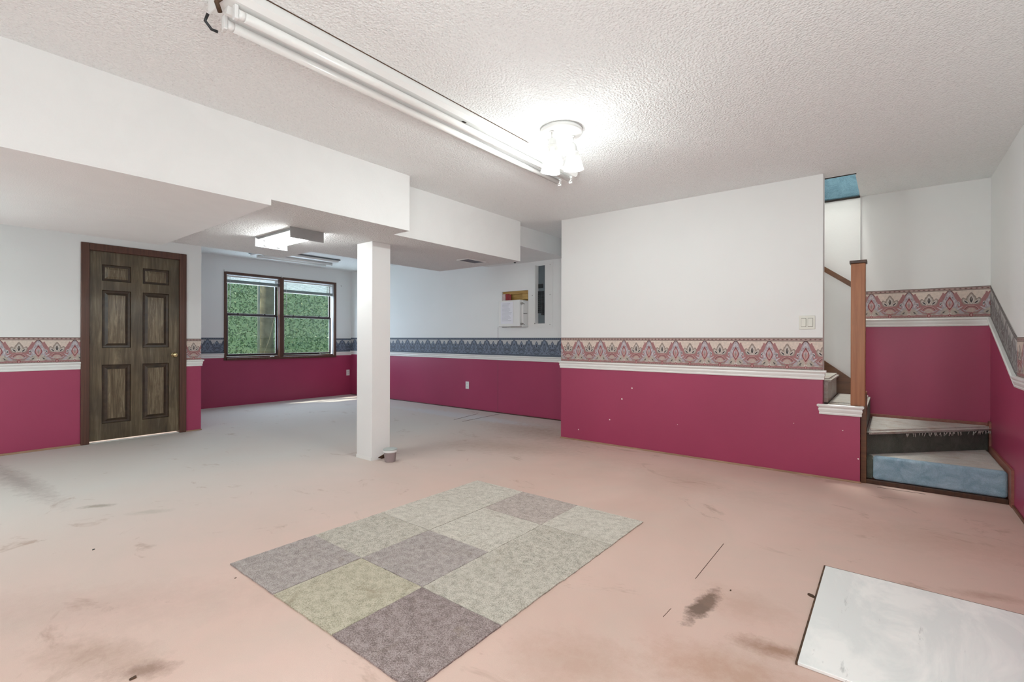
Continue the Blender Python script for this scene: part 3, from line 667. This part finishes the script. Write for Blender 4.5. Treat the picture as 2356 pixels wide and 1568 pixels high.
# ------------------------------------------------------------------ electrical panel
ep = thing('electrical_panel', 'grey-white breaker panel in the rear wall with its narrow door open', 'breaker panel', (-3.93, YB, 1.75))
mb = MB(); slab(mb, 'Y', YB-.006, YB-.0005, [-4.118, -3.945, -3.832, -3.70], [1.285, 1.345, 2.165, 2.215], lambda u, v: -3.945 < u < -3.832 and 1.345 < v < 2.165); at(ep, mb).build('cover', M_wall, ep)
mb = MB(); mb.box((-3.945, YB-.0035, 1.345), (-3.832, YB-.0008, 2.165)); at(ep, mb).build('dead_front', M_steel, ep)
mb = MB(); mb.bbox((-3.949, YB-.085, 1.345), (-3.945, YB-.007, 2.165), .001); o = at(ep, mb).build('panel_door', M_metalw, ep)
mb = MB(); mb.bbox((-3.957, YB-.085, 1.335), (-3.950, YB-.065, 1.352), .001); at(ep, mb).build('door_latch', M_chrome, o)
mb = MB(); mb.bbox((-3.942, YB-.013, 1.845), (-3.862, YB-.0036, 1.905), .002); at(ep, mb).build('main_breaker', M_black, ep)
for cx in (-3.927, -3.868):
    nb = 11 if cx < -3.9 else 12
    for i in range(nb):
        z = 1.790-i*.0285; mb = MB(); mb.bbox((cx-.024, YB-.013, z-.013), (cx+.024, YB-.0036, z+.013), .002); b_ = at(ep, mb).build('breaker', M_black, ep)
        mb = MB(); mb.bbox((cx-.008, YB-.019, z-.005), (cx+.008, YB-.0125, z+.005), .001); at(ep, mb).build('toggle', M_black, b_)
for sx, sz in ((-3.745, 1.33), (-3.745, 1.75), (-3.745, 2.17), (-4.05, 1.75)):
    mb = MB(); mb.lathe([(.001, 0), (.006, 0), (.005, .003), (.001, .004)], (sx, YB-.006, sz), 10, 0, (0, -1, 0)); at(ep, mb).build('screw', M_chrome, ep)
# recess with utility box
ub = thing('utility_box', 'pale grey utility box with side latches sitting in the wall recess', 'utility box', (-4.34, YB, 1.49))
mb = MB(); mb.bbox((-4.565, YB-.15, 1.305), (-4.165, YB-.002, 1.688), .012, 0, 3); at(ub, mb).build('cover', M_wall, ub)
mb = MB(); mb.bbox((-4.165, YB-.115, 1.300), (-4.131, YB+.02, 1.680), .006); at(ub, mb).build('housing', M_wall, ub)
for z in (1.64, 1.345):
    mb = MB(); mb.bbox((-4.164, YB-.140, z-.018), (-4.132, YB-.112, z+.010), .004); mb.tube([(-4.132, YB-.12, z), (-4.127, YB-.09, z-.014)], .005, 6); at(ub, mb).build('latch', M_chrome, ub)
mb = MB(); mb.tube([(-4.128, YB-.11, 1.49), (-4.128, YB-.03, 1.492)], .004, 6); at(ub, mb).build('hinge_pin', M_black, ub)
mb = MB(); mb.box((-4.515, YB-.1535, 1.345), (-4.285, YB-.1518, 1.665)); pp = tag(mb.build('paper_notice', M_paper), 'white printed paper sheet taped to the grey utility box', 'paper')
M_ink = simple('faint_ink', (.45, .46, .52), .7)
mb = MB()
for i in range(14):
    z = 1.635-i*.019; mb.box((-4.490, YB-.1540, z), (-4.490+random.uniform(.11, .18), YB-.1536, z+.005))
mb.build('printed_lines', M_ink, pp)['kind'] = 'stuff'
M_stud = wood('yellow_pine', (.34, .19, .045), (.55, .36, .12), .6, (3, 30, 30)); M_red = simple('red_plastic', (.30, .012, .015), .3)
mb = MB(); mb.box((-4.619, YB+.025, 1.79), (-4.13, YB+.10, 1.834)); mb.box((-4.50, YB+.06, 1.30), (-4.13, YB+.10, 1.79)); mb.bbox((-4.24, YB+.0, 1.70), (-4.135, YB+.055, 1.79), .01)
tag(mb.build('stud_framing', M_stud), 'yellow pine framing visible inside the wall recess', 'framing')
mb = MB(); mb.bbox((-4.555, YB+.005, 1.60), (-4.49, YB+.024, 1.80), .006); mb.bbox((-4.485, YB+.005, 1.60), (-4.455, YB+.024, 1.79), .006)
tag(mb.build('wire_connector', M_red), 'red plastic block inside the wall recess above the grey box', 'connector')
mb = MB(); mb.bbox((-4.618, YB+.004, 1.55), (-4.562, YB+.024, 1.80), .006); tag(mb.build('insulation_scrap', simple('pink_insulation', (.58, .45, .42), .95, 0, .2, 30)), 'pinkish insulation scrap at the left of the wall recess', 'insulation')
# vertical seam where the rear wall panel meets
mb = MB(); mb.box((-4.700, YB-.0014, .0), (-4.696, YB-.0002, 1.30)); tag(mb.build('trim_20', simple('seam_dark', (.20, .10, .12), .8)), 'thin vertical panel seam in the rear wall left of the utility box', 'trim', kind='structure')

# ------------------------------------------------------------------ soffit vent, smoke sensor, ceiling patch
v_ = thing('ceiling_vent', 'dark louvred vent in the soffit underside right of the column', 'vent', (-3.77, 4.02, 2.0175))
mb = MB(); slab(mb, 'Z', -.008, -.0005, [-.09, -.075, .075, .09], [-.15, -.135, .135, .15], lambda a_, b_: abs(a_) < .075 and abs(b_) < .135); mb.build('frame', M_metalw, v_)
mb = MB(); mb.box((-.075, -.135, -.002), (.075, .135, -.0006)); mb.build('duct_opening', M_darkgap, v_)
for i in range(7):
    x = -.063+i*.021; mb = MB(); mb.prism([(x-.006, -.006), (x+.006, -.0025), (x+.007, -.0035), (x-.005, -.007)], 'Y', -.134, .134); mb.build('slat', M_steel, v_)
sd = thing('junction_cap', 'small dark fitting on the low ceiling above the breaker panel', 'fitting', (-4.22, 5.40, 2.235))
mb = MB(); mb.lathe([(.001, 0), (.045, 0), (.045, -.008), (.020, -.015), (.001, -.016)], (0, 0, 0), 16); mb.build('cap', M_steel, sd)
mb = MB(); mb.bbox((-.010, -.012, -.028), (.010, .012, -.014), .003); mb.build('stub', M_black, sd)

# ------------------------------------------------------------------ unlit eight-foot strip light
sl_ = thing('fluorescent_strip_light', 'long unlit white two-tube fluorescent strip light on the main ceiling', 'ceiling light', (-2.07, 2.0, ZC), group=None)
SY0, SY1 = .76, 3.33
mb = MB(); mb.prism([(-1.965, ZC), (-1.965, ZC-.035), (-1.985, ZC-.055), (-2.135, ZC-.055), (-2.155, ZC-.035), (-2.155, ZC)], 'Y', SY0, SY1); at(sl_, mb).build('housing', M_metalw, sl_)
mb = MB(); mb.prism([(-2.035, ZC-.0555), (-2.052, ZC-.078), (-2.068, ZC-.078), (-2.085, ZC-.0555)], 'Y', SY0+.02, SY1-.02); at(sl_, mb).build('ballast_cover', M_metalw, sl_)
mb = MB(); mb.box((-1.9645, SY0, ZC-.003), (-1.9605, SY0+1.9, ZC-.0002)); at(sl_, mb).build('seam_gap', M_rust, sl_)
for x in (-2.010, -2.112):
    mb = MB(); mb.tube([(x, SY0+.07, ZC-.086), (x, SY1-.07, ZC-.086)], .019, 16); tb = at(sl_, mb).build('tube', M_tubeglass, sl_)
    for ya, yb in ((SY0+.045, SY0+.07), (SY1-.07, SY1-.045)):
        mb = MB(); mb.tube([(x, ya, ZC-.086), (x, yb, ZC-.086)], .0185, 14); at(sl_, mb).build('end_cap', M_metalw, tb)
    for ya in (SY0+.030, SY1-.045):
        mb = MB(); mb.bbox((x-.013, ya, ZC-.112), (x+.013, ya+.015, ZC-.0555), .004); at(sl_, mb).build('lamp_holder', M_plastw, sl_)
mb = MB(); mb.bbox((-2.155, SY0-.008, ZC-.058), (-1.965, SY0-.001, ZC), .002); at(sl_, mb).build('end_plate', M_metalw, sl_)
mb = MB(); mb.tube([(-2.15, SY0-.01, ZC-.055), (-2.165, SY0-.015, ZC-.08), (-2.17, SY0+.01, ZC-.10), (-2.16, SY0+.03, ZC-.105)], .006, 8); at(sl_, mb).build('loose_wire', M_black, sl_)
mb = MB(); mb.tube([(-2.02, SY0-.01, ZC-.05), (-2.01, SY0-.03, ZC-.08), (-2.03, SY0-.01, ZC-.10)], .009, 8); at(sl_, mb).build('loose_wire', M_rust, sl_)
mb = MB(); mb.box((-2.018, 2.06, ZC-.0565), (-2.004, 2.09, ZC-.0552)); at(sl_, mb).build('knockout', M_darkgap, sl_)
mb = MB(); mb.bbox((-2.145, SY1, ZC-.05), (-1.975, SY1+.012, ZC), .003); at(sl_, mb).build('end_plate', M_metalw, sl_)

# ------------------------------------------------------------------ lit short fixture under the soffit
M_enam = simple('dull_grey_enamel', (.30, .30, .30), .5)
fx = thing('fluorescent_light', 'lit two-tube fluorescent light with metal end plates under the soffit', 'ceiling light', (-4.08, 2.05, 2.0175))
mb = MB(); mb.bbox((-.31, -.12, -.022), (.31, .12, 0), .004); mb.build('base_pan', M_enam, fx)
for x in (-.31, .31):
    mb = MB(); mb.bbox((x-.004, -.145, -.088), (x+.004, .145, 0), .002); mb.build('end_plate', M_enam, fx)
for y in (-.055, .055):
    mb = MB(); mb.tube([(-.300, y, -.05), (.300, y, -.05)], .019, 14); mb.build('tube', M_littube, fx)
    for x in (-.302, .290):
        mb = MB(); mb.bbox((x, y-.016, -.075), (x+.012, y+.016, -.022), .003); mb.build('lamp_holder', M_enam, fx)
mb = MB(); mb.prism([(-.02, -.022), (-.008, -.04), (.008, -.04), (.02, -.022)], 'X', -.28, .28); mb.build('ballast_cover', M_enam, fx)
# unlit fixture in the alcove
fa = thing('fluorescent_light', 'unlit two-tube fluorescent light on the alcove ceiling near the window', 'ceiling light', (-7.70, 4.0, ZC))
mb = MB(); mb.bbox((-.27, -.62, -.05), (.27, .62, 0), .03, 0, 4); mb.build('housing', M_metalw, fa)
mb = MB(); mb.bbox((-.285, -.635, -.018), (.285, .635, 0), .008); mb.build('rim', M_steel, fa)
for x in (-.1, .1):
    mb = MB(); mb.tube([(x, -.57, -.07), (x, .57, -.07)], .019, 12); mb.build('tube', M_tubeglass, fa)
    for y in (-.585, .572): mb = MB(); mb.bbox((x-.015, y, -.095), (x+.015, y+.013, -.048), .003); mb.build('lamp_holder', M_plastw, fa)

# ------------------------------------------------------------------ three-shade ceiling lamp
LX, LY = -1.675, 2.63
cl = thing('ceiling_lamp', 'white round ceiling lamp with three lit frosted glass shades', 'ceiling lamp', (LX, LY, ZC))
mb = MB(); mb.lathe([(.001, 0), (.128, 0), (.135, -.006), (.135, -.024), (.128, -.032), (.001, -.034)], (0, 0, 0), 48); mb.build('canopy', M_metalw, cl)
V = [R*.0, R*.0]
shades = [(Vector((-.02, -.08, 0)), Vector((.10, -.10, -1))), (Vector((.045, .065, 0)), Vector((-.02, .12, -1))), (Vector((-.085, .035, 0)), Vector((-.16, .02, -1)))]
for p, ax in shades:
    ax = ax.normalized(); top = p+Vector((0, 0, -.034))
    mb = MB(); mb.tube([top, top+Vector((0, 0, -.045))], .006, 10); mb.lathe([(.001, 0), (.016, 0), (.014, .006), (.006, .008)], tuple(top), 14, 0, (0, 0, -1)); mb.build('stem', M_metalw, cl)
    hp = top+Vector((0, 0, -.042))
    mb = MB(); mb.lathe([(.001, 0), (.010, .001), (.020, .010), (.026, .028), (.029, .050), (.029, .056)], tuple(hp), 20, 0, tuple(ax)); mb.build('socket', M_metalw, cl)
    mb = MB(); mb.lathe([(.028, .052), (.036, .058), (.044, .085), (.054, .125), (.064, .165), (.0655, .172), (.062, .170), (.050, .125), (.040, .085), (.030, .060)], tuple(hp), 28, 0, tuple(ax)); sh = mb.build('shade', M_shade, cl)
    mb = MB(); mb.lathe([(.001, .06), (.012, .065), (.014, .085), (.026, .112), (.029, .132), (.022, .152), (.001, .162)], tuple(hp), 16, 0, tuple(ax)); mb.build('bulb', M_bulb, sh)
    c_ = Vector((LX, LY, ZC)) + hp + ax*.185
    add_light('lamp_light', 'POINT', tuple(c_), 14.5, WARM, .03)

# ------------------------------------------------------------------ stairs
st_ = thing('staircase', 'carpeted winder staircase turning left, blue risers and worn grey treads', 'staircase', (0, 0, 0))
Z1, Z2, Z3 = .215, .415, .61
def tread(pts, ztop, th=.045, mat=M_tread):
    bm = bmesh.new(); vs0 = [bm.verts.new((x, y, ztop-th)) for x, y in pts]; f0 = bm.faces.new(vs0)
    r_ = bmesh.ops.extrude_face_region(bm, geom=[f0]); 
    for g in r_['geom']:
        if isinstance(g, bmesh.types.BMVert): g.co.z = ztop
    bmesh.ops.recalc_face_normals(bm, faces=bm.faces[:])
    ed = [e for e in bm.edges if abs(e.verts[0].co.z-e.verts[1].co.z) < 1e-6]
    bmesh.ops.bevel(bm, geom=ed, offset=.016, segments=3, affect='EDGES')
    me = bpy.data.meshes.new('tread'); bm.to_mesh(me); bm.free(); me.materials.append(mat)
    return link(bpy.data.objects.new('tread', me), st_)
XS = -.150
tread([(XS, 4.71), (.634, 4.71), (.634, 5.60), (XS, 4.76)], Z1)
mb = MB(); mb.bbox((-.108, 4.688, .034), (.634, 4.745, Z1+.003), .022, 0, 4); mb.build('riser', M_blue, st_)['label'] = 'blue carpet riser of the bottom step'
mb = MB(); mb.bbox((XS, 4.705, .034), (-.109, 4.75, Z1+.001), .01); mb.build('riser', M_riser_shade, st_)['label'] = 'end of the bottom riser with its shade painted dark'
mb = MB(); mb.bbox((XS-.03, 4.672, 0), (.634, 4.71, .034), .003); mb.build('base_strip', M_darkwood, st_)
dvec = Vector((.634-XS, 5.58-4.745, 0)).normalized(); nv = Vector((dvec.y, -dvec.x, 0))
A_ = Vector((XS, 4.745, 0)); B_ = Vector((.634, 5.58, 0))
mb = MB(); mb.prism([tuple((A_)[:2]), tuple((B_)[:2]), tuple((B_-nv*.03)[:2]), tuple((A_-nv*.03)[:2])], 'Z', Z1-.01, Z2-.03); mb.build('riser', M_riser_shade, st_)['label'] = 'carpet riser of the second step with its shade painted dark green'
tA = A_+nv*.055; tB = B_+nv*.045
tread([(XS, 4.70), (XS+.04, 4.70), tuple(tB[:2]), (.634, 5.555), (.634, YB-.02), (XS, YB-.02)], Z2, .036)
mb = MB(); mb.bbox((XS-.03, 4.76, Z2-.01), (XS, YB-.02, Z3-.03), .004); mb.build('riser', M_riser_shade, st_)
mb = MB()
x = XS; z = Z3
for i in range(8):
    x2 = x-.26
    nz = .022 if i else .002
    tread([(x2-.0, 4.755), (x+nz, 4.755), (x+nz, YB-.045), (x2, YB-.045)], z)
    mb = MB(); mb.bbox((x2-.03, 4.76, z-.01), (x2, YB-.045, z+.195-.03), .004)
    if i < 7: mb.build('riser', M_tread if i == 0 else M_blue, st_)
    x = x2; z += .195
mb = MB(); sk = .762
mb.prism([(-.20, .40), (-.20, .685), (-2.55, .685+2.35*sk), (-2.55, .40+2.35*sk-.1)], 'Y', YB-.044, YB-.0185); mb.build('skirt_board', M_skirt, st_)
mb = MB(); mb.prism([(4.60, 0), (4.60, .252), (5.53, .252), (5.53, .45), (YB, .45), (YB, 0)], 'X', .635, XR-.0005); mb.build('skirt_board', M_redwood, st_)
mb = MB(); mb.bbox((-.16, YB-.016, Z2-.02), (.634, YB-.001, Z2+.022), .002); mb.build('wall_strip', M_redwood, st_)
mb = MB(); mb.bbox((-.1865, 4.668, .0), (-.149, 4.80, .700), .003); mb.build('stringer_end', M_skirt, st_)
mb = MB(); mb.bbox((-.186, 4.70, .700), (-.148, 4.80, .712), .002); mb.build('stringer_lit_top', M_newel, st_)  # brighter oak paints the light on top of the stringer board
# fringe of loose carpet threads under the second tread nosing
mb = MB()
for i in range(60):
    t_ = random.uniform(.25, .98); p = tA.lerp(tB, t_)+nv*.004; L_ = random.uniform(.008, .03)
    mb.tube([(p.x, p.y, Z2-.035), (p.x+random.uniform(-.01, .01), p.y+random.uniform(-.01, .01), Z2-.035-L_)], .0022, 4)
fr = mb.build('carpet_fringe', M_tread, st_); fr['kind'] = 'stuff'
# newel post
nw = thing('newel_post', 'square orange-brown wooden newel post with dark flat cap', 'newel post', (-.204, 4.706, .601))
mb = MB(); mb.bbox((-.047, -.047, 0), (.047, .047, 1.125), .004); mb.build('post', M_newel, nw)
mb = MB(); mb.bbox((-.056, -.056, 1.125), (.056, .056, 1.150), .004); mb.build('cap', M_darkwood, nw)
# handrail on the rear wall
hr = thing('handrail', 'brown wooden handrail rising along the wall behind the newel post', 'handrail', (-.25, YB-.07, 1.63))
mb = MB(); L0 = -.02
mb.prism([(L0, -.03), (L0, .022), (-2.0, .022+2.0*sk-.02*sk), (-2.0, -.03+2.0*sk-.02*sk)], 'Y', -.022, .022); mb.build('rail', M_skirt, hr)
for xx in (-.5, -1.6):
    mb = MB(); mb.tube([(xx, 0, -.03-xx*sk), (xx, .02, -.06-xx*sk), (xx, .052, -.06-xx*sk)], .008, 8); mb.build('bracket', M_brass, hr)

# ------------------------------------------------------------------ carpet tiles (parts of the floor)
TX = [-2.566, -2.112, -1.650, -1.188]; TY = [.997, 1.442, 1.897, 2.378, 2.806]
lay = [['l', 'g', 'p'], ['b', 'l', 'b'], ['o', 'o', 'b'], ['o', 'k', 'o']]
for j in range(4):
    for i in range(3):
        bm = bmesh.new(); x0, x1, y0, y1 = TX[i]+.0015, TX[i+1]-.0015, TY[j]+.0015, TY[j+1]-.0015
        jx = random.uniform(-.0015, .0015); w_ = (x1-x0)/2; h_ = (y1-y0)/2; cx, cy = (x0+x1)/2, (y0+y1)/2
        mb = MB(); K = 14
        ring_ = []
        for s_ in range(4):
            for q in range(K):
                t_ = q/K*2-1
                if s_ == 0: p = (t_*w_, -h_)
                elif s_ == 1: p = (w_, t_*h_)
                elif s_ == 2: p = (-t_*w_, h_)
                else: p = (-w_, -t_*h_)
                ring_.append((p[0]+random.uniform(-.0018, .0018), p[1]+random.uniform(-.0018, .0018)))
        zt = .0055+random.uniform(-.001, .0015)
        mb.prism(ring_, 'Z', 0.0003, zt); bm.free()
        o = mb.build('carpet_tile', TM[lay[j][i]], floor); o.location = (cx+jx, cy, 0); o.rotation_euler = (0, 0, random.uniform(-.004, .004))
# thin open seams in the pink carpet
for a_, b_, w_ in (((-.719, 2.79), (-.717, 2.30), .0022), ((-.717, 1.98), (-.72, 1.90), .0018), ((-4.76, 4.73), (-4.87, 5.34), .012), ((-4.57, 4.70), (-4.60, 5.52), .012), ((-.08, 4.60), (.20, 4.61), .006)):
    p = Vector((*a_, 0)); q = Vector((*b_, 0)); t_ = (q-p).normalized().cross(Vector((0, 0, 1)))*w_/2
    mb = MB(); mb.prism([tuple((p+t_)[:2]), tuple((q+t_)[:2]), tuple((q-t_)[:2]), tuple((p-t_)[:2])], 'Z', .0002, .0012); mb.build('open_seam', M_rust, floor)

# white marble-look panel with dark edge
wp = thing('floor_panel', 'white marble-look square panel lying on the floor at the right edge', 'floor panel', (.19, 2.358, 0))
mb = MB(); mb.bbox((-.44, -.45, .0005), (.44, .45, .012), .002); mb.build('sheet', M_marble, wp)
mb = MB(); mb.box((-.447, -.45, .0004), (-.4402, .457, .010)); mb.box((-.4402, .4502, .0004), (.44, .457, .010)); mb.build('dark_edge', M_rust, wp)

# small pot by the column
cp = thing('plastic_cup', 'small grey lidded plastic tub on the floor beside the column', 'tub', (-3.595, 2.755, 0))
M_cup = simple('lilac_grey_plastic', (.40, .34, .35), .4)
mb = MB(); mb.lathe([(.001, .001), (.044, .001), (.048, .004), (.057, .094), (.060, .095), (.060, .099)], (0, 0, 0), 28); mb.build('cup', M_cup, cp)
mb = MB(); mb.lathe([(.0605, .088), (.0615, .090), (.0615, .108), (.058, .110)], (0, 0, 0), 28); mb.build('rim', M_plastw, cp)
mb = MB(); mb.lathe([(.062, .108), (.0635, .110), (.0635, .116), (.055, .119), (.001, .118)], (0, 0, 0), 28); mb.build('lid', simple('grey_lid', (.42, .46, .44), .4), cp)

# crumbs of debris on the floor, chips on the walls
def crumb(x, y, s_, mat, label):
    mb = MB(); n_ = 7; pts = [(s_*random.uniform(.6, 1)*math.cos(2*PI*i/n_), s_*.6*random.uniform(.6, 1)*math.sin(2*PI*i/n_)) for i in range(n_)]
    mb.prism(pts, 'Z', 0.0002, s_*.3); o = mb.build('debris_crumb', mat); o.location = (x, y, 0); o.rotation_euler = (0, 0, random.uniform(0, 3)); tag(o, label, 'debris')
crumb(-3.311, .62, .010, M_black, 'dark crumb on the pink floor far left of the carpet tiles')
crumb(-2.403, .960, .006, M_rust, 'tiny brown crumb just off the corner of the lilac tile')
crumb(-.274, 2.462, .02, M_rust, 'brown scrap on the floor touching the white panel edge')
crumb(-.560, 2.29, .008, M_rust, 'tiny brown crumb beside the dark floor stain')
crumb(-1.955, .468, .014, M_rust, 'dark brown scrap on the floor at the near edge of the view')
crumb(-2.12, 1.425, .012, M_red, 'small red fleck where four carpet tiles meet')
M_chip = simple('bare_plaster', (.82, .72, .70), .8)
def chips(name, pts, nrm, label):
    mb = MB(); mb.keep = True; n_ = Vector(nrm); s_ = Vector((0, 0, 1)).cross(n_)
    for (p, r_) in pts:
        mb.poly([tuple(Vector(p)+n_*.0008+s_*r_*random.uniform(.6, 1.1)*math.cos(2*PI*i/6)+Vector((0, 0, 1))*r_*random.uniform(.6, 1.1)*math.sin(2*PI*i/6)) for i in range(6)])
    tag(mb.build(name, M_chip), label, 'paint chips', kind='stuff')
chips('paint_chips', [((-2.09, YM, .62), .010), ((-2.20, YM, .50), .012), ((-2.34, YM, .27), .010), ((-2.72, YM, .12), .006), ((-1.62, YM, .30), .004), ((-.30, YM, .40), .005), ((-.20, YM, .19), .007), ((-.64, YM, .42), .004)], (0, -1, 0), 'white chips in the magenta paint of the partition wall')
